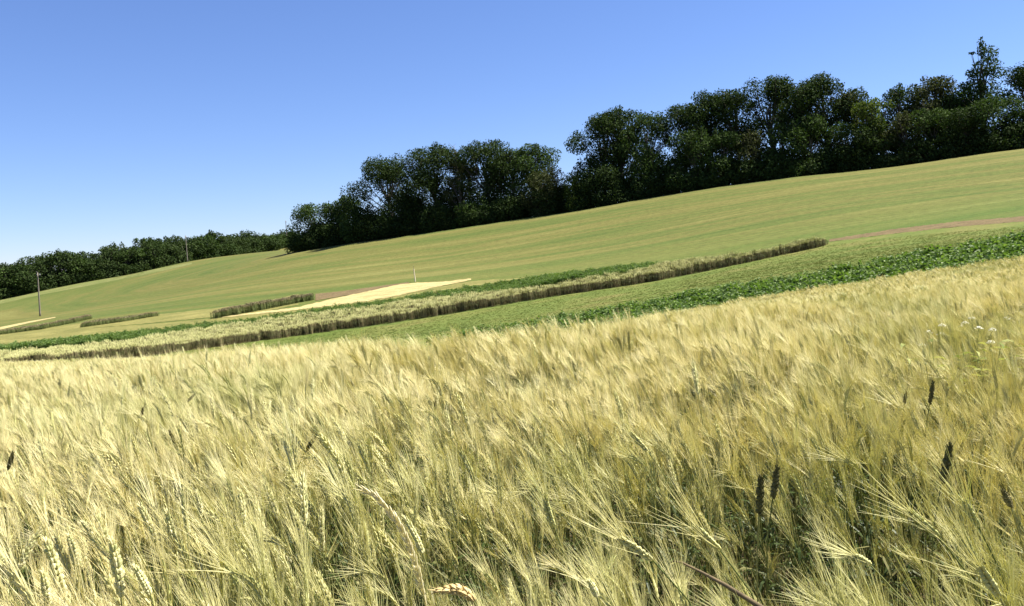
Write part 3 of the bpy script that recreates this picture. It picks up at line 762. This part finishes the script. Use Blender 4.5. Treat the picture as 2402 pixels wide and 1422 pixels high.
def foot(px, off=0.0):                 # a point on the edge of the treeline, pushed back by off metres
    x = np.interp(px, [p[0] for p in tree_px], [p[1] for p in tree_px]); d = np.interp(px, [p[0] for p in tree_px], [p[2] for p in tree_px])
    p = at(px, x, d); k = (p[1] + off) / p[1]
    X, Y = p[0] * k, p[1] + off
    return np.array([X, Y, g1(X, Y)])

HG = 'trees of the hedgerow on the hill'
T = [ # px, top, width, offset, material, style, low, label
 (742, 474, 84, 3, 'maple', 'round', .25, 'small round tree at the downhill end of the hedgerow'),
 (812, 459, 84, 4, 'maple', 'oak', .12, 'second tree from the downhill end of the hedgerow'),
 (918, 366, 150, 6, 'oak', 'oak', .08, 'broad oak at the left shoulder of the first tall clump'),
 (1028, 340, 122, 7, 'oak', 'oak', .18, 'tall oak left of the thin pale snag'),
 (1090, 372, 84, 9, 'olive', 'oak', .15, 'slim brownish tree directly behind the thin pale snag'),
 (1150, 325, 122, 7, 'oak', 'oak', .18, 'tallest oak of the first clump, right of the thin pale snag'),
 (1210, 350, 112, 8, 'oak', 'oak', .2, 'oak tucked behind the tallest one of the first clump'),
 (1258, 333, 84, 6, 'maple', 'oak', .2, 'right hand oak of the first clump, next to the gap of sky'),
 (1420, 262, 112, 6, 'oak', 'oak', .25, 'large open-branched oak on the uphill side of the gap of sky'),
 (1462, 250, 110, 8, 'oak', 'oak', .3, 'oak with a domed top just uphill of the gap'),
 (1525, 264, 90, 6, 'maple', 'oak', .2, 'maple with a bushy crown right of the domed oak'),
 (1612, 240, 110, 7, 'oak', 'oak', .3, 'oak with a lobed crown in the middle of the hedgerow'),
 (1665, 212, 115, 8, 'oak', 'oak', .3, 'dark oak rising above the bushes, left of the small dip in the skyline'),
 (1735, 206, 105, 7, 'oak', 'oak', .3, 'dark oak right of the lobed oak'),
 (1815, 174, 112, 7, 'oak', 'oak', .35, 'tall oak with a flat tufted top'),
 (1888, 205, 90, 9, 'olive', 'oak', .35, 'thin brownish tree between the two tallest oaks'),
 (1942, 169, 132, 7, 'oak', 'oak', .3, 'broad tall oak right of the tufted oak'),
 (2010, 208, 90, 9, 'olive', 'oak', .3, 'olive-toned tree sloping down from the broad tall oak'),
 (2052, 230, 84, 3, 'lime', 'oak', .3, 'bright yellow-green young tree among the dark oaks'),
 (2112, 200, 90, 7, 'oak', 'oak', .3, 'dark pointed tree right of the yellow-green one'),
 (2180, 180, 110, 8, 'olive', 'oak', .3, 'feathery brownish tree left of the spire-topped tree'),
 (2245, 215, 100, 7, 'maple', 'oak', .3, 'dark tree at the left foot of the spire-topped tree'),
 (2418, 150, 110, 8, 'oak', 'oak', .3, 'dark tree cut by the right edge of the picture'),
]
for i, (px, top, w, off, mat, st, low, lab) in enumerate(T):
    tree_at({'oak': 'oak_tree', 'maple': 'maple_tree', 'lime': 'young_tree', 'olive': 'field_elm_tree'}[mat], px, foot(px, off), top, w, lab, 'tree', HG, mat, st, 40 + i, .33, 9.0, low)
# the spire-topped tree
tree_at('poplar_tree', 2312, foot(2312, 7), 88, 135, 'tallest tree, with a thin leafy spire, near the right edge', 'tree', HG, 'maple', 'slim', 90, .34, 11.0,
        lobes=[(0, 0, .965, .045, .045), (.02, 0, .90, .075, .06), (.12, 0, .86, .14, .07), (.10, .05, .76, .20, .08), (.22, 0, .70, .14, .06), (-.18, 0, .70, .10, .04), (-.10, 0, .66, .12, .05),
               (-.30, 0, .60, .12, .04), (-.15, .1, .57, .22, .07), (.05, 0, .58, .20, .06), (-.35, 0, .50, .22, .07), (.12, -.1, .47, .28, .08), (-.1, .1, .40, .34, .10), (-.165, 0, .875, .045, .012)])
SG = 'bushes along the foot of the hedgerow'
S = [ # shrubs: px, top, width, material, label
 (712, 558, 70, 'oak', 'low dark bush at the downhill tip of the hedgerow'), (775, 520, 90, 'oak', 'dark bush under the second tree of the hedgerow'),
 (860, 485, 110, 'maple', 'bush at the left foot of the first tall clump'), (945, 450, 120, 'oak', 'dark bush under the broad shoulder oak'),
 (1035, 475, 110, 'oak', 'bush in shade below the thin pale snag'), (1084, 402, 74, 'olive', 'thin olive bush standing behind the pale snag'), (1120, 468, 110, 'maple', 'bush below the tallest oak of the first clump'),
 (1205, 455, 110, 'oak', 'shaded bush right of the lit gaps between trunks'), (1290, 393, 110, 'olive', 'olive-brown bush filling the gap of sky'),
 (1365, 400, 90, 'lime', 'bright green low bush just uphill of the gap'), (1440, 385, 130, 'oak', 'dark bush under the open-branched oak'),
 (1535, 350, 120, 'maple', 'rounded bush under the bushy maple'), (1630, 300, 120, 'maple', 'lit rounded bush left of the long bush row'),
 (1700, 305, 110, 'maple', 'lit rounded bush right of its twin at the middle of the hedgerow'), (1775, 305, 110, 'olive', 'olive bush between two rounded green ones'),
 (1840, 285, 110, 'maple', 'green bush left of the dome-shaped bush'), (1905, 264, 120, 'maple', 'dome-shaped bush below the broad tall oak'),
 (1985, 285, 100, 'maple', 'bush under the yellow-green tree'), (2055, 275, 110, 'oak', 'grey-green bush right of the yellow-green tree'),
 (2125, 262, 100, 'olive', 'narrow bush left of the right hand bushes'), (2195, 250, 120, 'maple', 'bush left of the big rounded corner bush'),
 (2265, 250, 110, 'oak', 'dark bush leaning on the big rounded corner bush'), (2335, 222, 140, 'maple', 'big rounded bush at the right end of the hedgerow'),
 (2425, 250, 90, 'oak', 'bush cut by the right edge of the picture'),
]
for i, (px, top, w, mat, lab) in enumerate(S):
    tree_at('bush', px, foot(px, 1.6 + (i % 3) * .5), top, w, lab, 'bush', SG, mat, 'bush', 140 + i, .30, 10.0, .0)
# low dense growth filling the foot of the hedgerow
SHORT = ['small round end tree', 'second tree', 'broad shoulder oak', 'oak left of the snag', 'slim tree behind the snag', 'oak right of the snag', 'tucked-in oak', 'oak at the gap of sky', 'open-branched oak', 'domed oak', 'bushy maple',
         'lobed oak', 'oak left of the skyline dip', 'oak right of the lobed oak', 'tufted oak', 'thin brownish tree', 'broad tall oak', 'olive-toned tree', 'yellow-green tree', 'dark pointed tree', 'feathery brownish tree',
         'foot of the spire-topped tree', 'tree at the right edge']
ORD = ['first', 'second', 'third', 'fourth', 'fifth', 'sixth', 'seventh', 'eighth', 'ninth']
bram = {}
for i, px in enumerate(range(720, 2430, 40)):
    near = min(range(len(T)), key=lambda q: abs(T[q][0] - px)); bram[near] = bram.get(near, 0) + 1
    blab = 'low shaded bramble below the %s, %s from left' % (SHORT[near], ORD[bram[near] - 1])
    h = 62 if px > 1300 else 52
    y = np.interp(px, [p[0] for p in tree_px], [p[1] for p in tree_px])
    tree_at('bramble_bush', px, foot(px, .9 + (i % 2) * 2.4), y - h * (.8 + .5 * ((i * 37) % 10) / 10), 84, blab, 'bush', 'shaded brambles under the hedgerow', 'oak', 'bush', 240 + i, .34, 9.0, -.06)

# thin pale snag
p = foot(1082, 5); hh = at(1082, 340, p[1])[2] - p[2]
t = thing('dead_tree', p, 'thin pale bare snag between the two tallest oaks of the first clump', 'dead tree')
b = MB(); r = random.Random(5); q = np.linspace(0, 1, 7); tr = np.stack([.25 * np.sin(q * 4), 0 * q, q * (hh + .3) - .3], 1); b.tube(tr, .16 * (1.05 - .95 * q), 6)
link('trunk', b.mesh('trunk', [M['dead_wood']], True), t)
b = MB()
for i in range(16):
    s = tr[3] * (1 - i / 16) + tr[6] * (i / 16); e = s + np.array([r.uniform(-1.3, 1.3), r.uniform(-.6, .6), r.uniform(.5, 1.5)])
    b.tube(np.stack([s, (s + e) / 2 + np.array([0, 0, -.12]), e]), [.05, .035, .012], 4)
link('branches', b.mesh('branches', [M['dead_wood']]), t)
LL = [(r.uniform(-.8, .8), r.uniform(-.4, .4), hh * r.uniform(.7, .97), .5, .4, .6) for _ in range(8)]
link('foliage', make_crown(LL, .22, 2.2, 77, M['olive'], 'foliage'), t)

# far wood on the left
WG = 'trees along the edge of the far wood'
wtop = [(-80, 640), (0, 622), (50, 610), (100, 593), (150, 578), (185, 580), (210, 592), (240, 590), (270, 574), (300, 571), (350, 560), (400, 552), (450, 548), (520, 547), (600, 539), (640, 541), (690, 552), (740, 556)]
wx = [p[0] for p in wtop]; wy = [p[1] for p in wtop]
labs = {0: 'front edge tree of the far wood', 1: 'second rank tree of the far wood'}
k = 0; cnt = {}
where = ['left of the nearest pole', 'behind the nearest pole', 'just right of the nearest pole', 'under the hump', 'right of the hump', 'between the two nearer poles', 'left of the second pole', 'behind the second pole', 'right of the second pole', 'near the uphill end', 'at the uphill end']
for rank, (offs, step, x0) in enumerate(((3, 31, -40), (11, 37, -25))):
    for px in range(x0, 720, step):
        jx = px + ((k * 53) % 17 - 8)
        by = np.interp(jx, [q[0] for q in wood_px], [q[1] for q in wood_px]); bd = np.interp(jx, [q[0] for q in wood_px], [q[2] for q in wood_px])
        P0 = at(jx, by, bd); kk = (P0[1] + offs) / P0[1]; X, Y = P0[0] * kk, P0[1] + offs
        base = np.array([X, Y, g1(X, Y)])
        ty = np.interp(jx, wx, wy) + (((k * 29) % 13) - 3 if rank else 6 + ((k * 29) % 17))
        wi = min(10, max(0, int((jx + 40) / 70)))
        cnt[rank, wi] = cnt.get((rank, wi), 0) + 1
        tree_at('woodland_tree', jx, base, ty + ((k * 17) % 11) - 5, (46, 70, 56, 82, 62)[k % 5], '%s, %s from left, %s' % (labs[rank], ORD[cnt[rank, wi] - 1], where[wi]), 'tree', WG,
                ['wood_leaf', 'maple', 'wood_leaf', 'oak', 'oak'][(k * 3 + rank) % 5], 'round', 400 + k, .55, 3.4, .06)
        k += 1
def wcount(px):
    w = min(10, max(0, int((px + 40) / 70))); cnt['b', w] = cnt.get(('b', w), 0) + 1; return cnt['b', w] - 1
for i, px in enumerate(range(-30, 700, 26)):
    by = np.interp(px, [q[0] for q in wood_px], [q[1] for q in wood_px]); bd = np.interp(px, [q[0] for q in wood_px], [q[2] for q in wood_px])
    P0 = at(px, by, bd); X, Y = P0[0], P0[1] + .8; base = np.array([X, Y, g1(X, Y)])
    tree_at('woodland_bush', px, base, by - 22 - (i * 7) % 13, 40, 'low bush under the far wood, %s from left, %s' % (ORD[wcount(px)], where[min(10, max(0, int((px + 40) / 70)))]), 'bush', 'bushes at the foot of the far wood', ['oak', 'oak', 'wood_leaf'][i % 3], 'bush', 520 + i, .5, 4.0, -.05)

# ------------------------------------------------------------------ poles and stake
def pole(px, py, top, label, lean, seed, d=None):
    P = hit(px, py) if d is None else at(px, py, d)
    P = np.array([P[0], P[1], g1(P[0], P[1])])
    h = at(px + lean, top, P[1])[2] - P[2]; 
    t = thing('utility_pole', P, label, 'pole', 'wooden utility poles on the hill')
    tip = at(px + lean, top, P[1]); dx = tip[0] - P[0]
    q = np.linspace(0, 1, 8); path = np.stack([dx * q, 0 * q, (h + .5) * q - .5], 1)
    b = MB(); b.tube(path, np.linspace(.155, .10, 8), 10); link('shaft', b.mesh('shaft', [M['pole']], True), t)
    b = MB(); b.box((dx + .14, -.02, h - .55), .62, .08, .09); br = link('bracket', b.mesh('bracket', [M['iron']]), t)
    for s in (-.12, .40):
        b = MB(); z = h - .5
        b.tube(np.array([[dx + s, -.02, z], [dx + s, -.02, z + .10], [dx + s, -.02, z + .14], [dx + s, -.02, z + .22], [dx + s, -.02, z + .27]]), [.02, .03, .075, .085, .03], 10)
        link('insulator', b.mesh('insulator', [M['insulator']], True), br)
    b = MB(); b.tube(np.array([[dx, 0, h - .02], [dx - .10, 0, h + .18], [dx - .28, 0, h + .30]]), [.035, .03, .02], 6); link('top_hook', b.mesh('top_hook', [M['iron']]), t)
    return t
pole(94, 742, 640, 'nearest wooden utility pole standing in the field at the left', -6, 1, 160)
pole(440, 613, 553, 'second wooden utility pole in front of the far wood', -5, 2, 262)
pole(673, 566, 518, 'farthest utility pole rising above the wood near the hedgerow tip', -3, 3, 345)

P = hit(974, 661); h = at(971, 631, P[1])[2] - P[2]
t = thing('marker_stake', (P[0], P[1], g1(P[0], P[1])), 'pale wooden marker stake beside the bright straw strip', 'stake')
b = MB(); b.tube(np.array([[0, 0, -.3], [0, 0, .3], [-.03, 0, h * .6], [-.05, 0, h]]), [.07, .07, .065, .065], 6); link('post', b.mesh('post', [M['stake']]), t)
b = MB(); b.tube(np.array([[-.05, 0, h - .05], [-.06, 0, h + .2], [-.08, 0, h + .42]]), [.016, .014, .01], 5); link('tip_rod', b.mesh('tip_rod', [M['iron']]), t)
# ------------------------------------------------------------------ single ears that stand out in the foreground
def lone_ear(name, base, tip, label, kind, mat, r, n, awn=.0, bend=0.0, cat='ear', spread=.3, awns=1, sway=0.0, group=None, near=.12, awn_mat='awn', awn_r=.0006, mats=None):
    bp = hit(base[0], base[1], .86); d = max(1.2, bp[1] - near)
    A = at(base[0], base[1], d); B = at(tip[0], tip[1], d - .01)
    gz = g1(A[0], A[1]); t = thing(name, (A[0] + .06, A[1] + .05, gz), label, cat, group); O = np.array([A[0] + .06, A[1] + .05, gz])
    u = np.linspace(0, 1, 7)[:, None]; L = np.linalg.norm(B - A)
    mid = (A + B) / 2 + np.array([bend * L, 0, abs(bend) * L])
    path = A * (1 - u) ** 2 + 2 * mid * u * (1 - u) + B * u * u
    d0 = unit(mid - A)
    ctl = A - d0 * min(.28, (A[2] - gz) * .5)
    st = O * (1 - u) ** 2 + 2 * ctl * u * (1 - u) + A * u * u
    b = MB(); b.tube(st - O, np.linspace(.0022, .0014, 7), 5, 0, cap=False); link('stem', b.mesh('stem', [M['stem']], True), t)
    rr = random.Random(hash(label) % 9999 if False else len(label) * 131 + int(base[0])); b = MB(); 
    ear(b, path - O, r, n, kind, 0, 1, 0, 0, 5, 3, spread, 0, rr); link('ear', b.mesh('ear', [M[mat]]), t)
    if awn > 0:
        b = MB(); s = np.linspace(0, 1, 7); pp = path - O
        for i in range(int(n * 2 * awns)):
            tt = rr.random(); p = np.array([np.interp(tt, s, pp[:, k]) for k in range(3)]); dd = unit(np.array([np.interp(min(1, tt + .1), s, pp[:, k]) for k in range(3)]) - np.array([np.interp(max(0, tt - .1), s, pp[:, k]) for k in range(3)]))
            ad = unit(dd + np.array([rr.gauss(0, spread), rr.gauss(0, spread), rr.gauss(.05, spread)])); al = awn * .72 * rr.uniform(.75, 1.15); q = np.linspace(0, 1, 4)[:, None]
            b.tube(p + ad * al * q + np.array([rr.gauss(0, .05), 0, sway + rr.gauss(0, .04)]) * al * q * q, awn_r * np.linspace(1, .3, 4), 3, 0, cap=False)
        link('awns', b.mesh('awns', [M[awn_mat]]), t)
    return t

WE = 'pale wheat ears among the barley'
for bs, tp, r, lab in [
    ((370, 1281), (328, 1186), .0085, 'pale wheat ear leaning left, upper of the pair over the dark opening at left'),
    ((412, 1309), (391, 1201), .0080, 'pale wheat ear beside the dark opening at left, nearly upright'),
    ((442, 1252), (425, 1180), .0075, 'small pale wheat ear right of the upright one by the dark opening'),
    ((472, 1214), (462, 1155), .0070, 'smallest pale wheat ear of the row at left'),
    ((570, 1236), (562, 1150), .0095, 'thick bright wheat ear standing alone right of the left hand row'),
    ((150, 1408), (108, 1268), .0095, 'long wheat ear with open spikelets near the lower left corner'),
    ((284, 1404), (262, 1268), .0095, 'tall bright wheat ear with feathery top at lower left'),
    ((352, 1396), (316, 1328), .0085, 'wheat ear leaning left, lowest near the left bottom edge'),
    ((236, 1282), (194, 1224), .0080, 'wheat ear nodding left above the open spikelets'),
    ((180, 1330), (160, 1255), .0085, 'bushy wheat ear between the two tall ones at lower left'),
    ((112, 1422), (100, 1342), .0085, 'wheat ear cut by the bottom edge near the left corner'),
    ((992, 1300), (950, 1215), .0070, 'green-tinged ear just right of the bent pale grass spike'),
    ((1400, 1400), (1380, 1360), .0075, 'short pale ear low in the shade beside the drooping barley')]:
    lone_ear('wheat_ear', bs, tp, lab, 'wheat', 'wheat', r * .95, 20, .020, .04, 'wheat ear', .35, 1, group=WE, near=.4)
DE = 'dark ears standing above the barley'
for bs, tp, r, lab in [
    ((2208, 1136), (2229, 1044), .0105, 'large dark brown ear standing upright at the right'),
    ((2180, 950), (2189, 897), .0095, 'dark ear standing higher up the field at the right'),
    ((1812, 1172), (1823, 1098), .0095, 'dark ear over the shaded opening, right one of a pair'),
    ((1780, 1212), (1784, 1120), .0095, 'dark ear over the shaded opening, left one of a pair'),
    ((2121, 948), (2126, 921), .0080, 'small dark ear left of the higher dark ear'),
    ((18, 1102), (30, 1062), .0095, 'dark ear at the left edge of the picture'),
    ((326, 990), (337, 956), .0080, 'small dark ear in the green patch at left'),
    ((416, 1056), (398, 1012), .0085, 'dark ear nodding left, below the green patch'),
    ((714, 1062), (742, 1020), .0085, 'dark ear leaning to the right, left of centre'),
    ((438, 944), (456, 926), .0090, 'short dark ear leaning right in the upper left of the barley'),
    ((1019, 967), (1021, 943), .0080, 'tiny dark ear near the centre of the field'),
    ((2372, 1190), (2352, 1150), .0090, 'dark green ear near the right edge')]:
    lone_ear('dark_ear', bs, tp, lab, 'wheat', 'dark_ear', r * .88, 18, .045, .03, 'dark ear', .3, 1, group=DE, near=.45, awn_mat='dark_ear')
BE = 'drooping bearded barley ears'
for bs, tp, awn, sw, lab in [
    ((1532, 1316), (1455, 1263), .20, .05, 'drooping barley ear with a white-edged braid of grains at lower centre right'),
    ((2042, 1326), (2002, 1303), .13, .0, 'golden barley ear with awns fanned to the left, below the shaded opening'),
    ((2205, 1262), (2132, 1200), .19, .0, 'green drooping barley ear right of the shaded opening'),
    ((1522, 1062), (1480, 1016), .17, .05, 'barley ear with dark underside higher up right of centre'),
    ((1690, 1292), (1632, 1236), .18, .05, 'barley ear with awns swept up left beside the shaded opening'),
    ((2296, 1236), (2262, 1176), .18, .05, 'bright barley ear with a tall plume at the right'),
    ((1300, 1236), (1280, 1168), .17, .05, 'brightest barley plume just right of centre'),
    ((2345, 1402), (2300, 1330), .18, .05, 'green barley ear with stiff awns at the lower right corner')]:
    lone_ear('barley_ear', bs, tp, lab, 'barley', 'grain', .0080, 15, awn, -.10, 'barley ear', .30, 1.0, sw, BE, near=.4)
# bent pale grass spike
t = thing('grass_spike', hit(1000, 1420, .6) * np.array([1, 1, 0]) + np.array([0, 0, g1(*hit(1000, 1420, .6)[:2])]), 'long bent pale grass spike arching to the left at the bottom centre', 'grass spike')
O = np.array(t.location); d = hit(960, 1300, .86)[1] - .35
pts = np.array([at(x, y, d) for x, y in [(1004, 1440), (996, 1400), (978, 1340), (960, 1280), (935, 1230), (905, 1190), (880, 1163), (850, 1150)]])
b = MB(); b.tube(np.concatenate([[O], (O + pts[:1]) / 2 + [[0, 0, .05]], pts]) - O, np.linspace(.0022, .0010, 10), 5, 0, cap=False); link('stem', b.mesh('stem', [M['pale_grass']], True), t)
b = MB(); ear(b, pts[1:] - O, .0058, 26, 'barley', 0, 0, 0, 0, 5, 1, .2, 0, random.Random(4)); link('florets', b.mesh('florets', [M['pale_grass']]), t)
lone_ear('rusty_ear', (1112, 1412), (1024, 1386), 'rusty orange ear lying almost flat at the bottom centre', 'wheat', 'rust_ear', .0095, 14, .03, .25, 'ear', .3, 1, near=.3, awn_mat='rust_ear')
# dry dark stalk lying across the barley
d0, d1 = hit(1590, 1322, .86)[1] - .25, hit(1770, 1420, .86)[1] - .25
pts = np.array([at(x, y, dd) for x, y, dd in [(1578, 1316, d0), (1600, 1320, d0), (1650, 1345, d0 * .7 + d1 * .3), (1700, 1372, d0 * .4 + d1 * .6), (1745, 1400, d0 * .2 + d1 * .8), (1790, 1428, d1), (1860, 1475, d1 - .05)]])
b = MB(); b.tube(pts - pts[-1], [.0012, .002, .0028, .0036, .0042, .0045, .0045], 6)
o = link('dry_stalk', b.mesh('dry_stalk', [M['dry_stalk']], True), loc=[float(a) for a in pts[-1]]); tag(o, 'dark dry broken stalk lying across the awns at the bottom right', 'stalk')

# white flowers and green weeds in the barley at the right
def umbel_plant(px, py, label, n, seed, spread=.16):
    P = hit(px, py, .95); gz = g1(P[0], P[1]); r = random.Random(seed)
    t = thing('wild_carrot', (P[0], P[1], gz), label, 'flower', 'white flowers in the barley')
    H = P[2] - gz; b = MB(); heads = []
    for i in range(n):
        e = np.array([r.gauss(0, spread), r.gauss(0, spread * .6), H * r.uniform(.95, 1.06)]); heads.append(e)
        b.tube(np.stack([[0, 0, 0], [e[0] * .3, e[1] * .3, H * .6], e]), [.004, .003, .0015], 4, 0, cap=False)
    sk = link('stalks', b.mesh('stalks', [M['weed']]), t)
    for e in heads:
        b = MB()
        for k in range(22):
            a = r.uniform(0, 6.28); q = math.sqrt(r.random()) * .02
            c = e + np.array([math.cos(a) * q, math.sin(a) * q, .012 * (1 - (q / .02) ** 2)]); b.spindle(c, (r.gauss(0, .3), r.gauss(0, .3), 1), .006, .0045, 4, 0)
        link('umbel', b.mesh('umbel', [M['umbel']]), sk)
umbel_plant(2205, 786, 'cluster of small white umbels poking out of the barley at the right', 6, 1)
umbel_plant(2266, 790, 'single small white umbel right of the white cluster', 2, 2, .05)
umbel_plant(2290, 748, 'small white umbels farther back near the worn line', 3, 3, .1)
def weed(px, py, label, seed):
    P = hit(px, py, .98); gz = g1(P[0], P[1]); r = random.Random(seed); H = P[2] - gz
    t = thing('green_weed', (P[0], P[1], gz), label, 'weed', 'green weeds in the barley'); b = MB(); c = MB()
    for i in range(5):
        e = np.array([r.gauss(0, .10), r.gauss(0, .06), H * r.uniform(.9, 1.06)]); p = np.stack([[0, 0, 0], [e[0] * .3, e[1] * .3, H * .6], e]); b.tube(p, [.004, .003, .0015], 4, 0, cap=False)
        for k in range(9):
            s = p[1] + (p[2] - p[1]) * r.random(); a = r.uniform(0, 6.28); dx = np.array([math.cos(a), math.sin(a), .5]); u = np.linspace(0, 1, 4)[:, None]
            c.ribbon(s + dx * .08 * u - np.array([0, 0, .05]) * u * u, [.004, .009, .007, .001], np.array([-math.sin(a), math.cos(a), 2]), 0)
    link('stems', b.mesh('stems', [M['weed']]), t); link('leaves', c.mesh('leaves', [M['weed']]), t)
weed(2190, 822, 'leafy green weed below the white flower cluster', 11); weed(2355, 790, 'leafy green weed near the right edge of the field', 12); weed(2285, 812, 'leafy green weed right of the white flowers', 13)
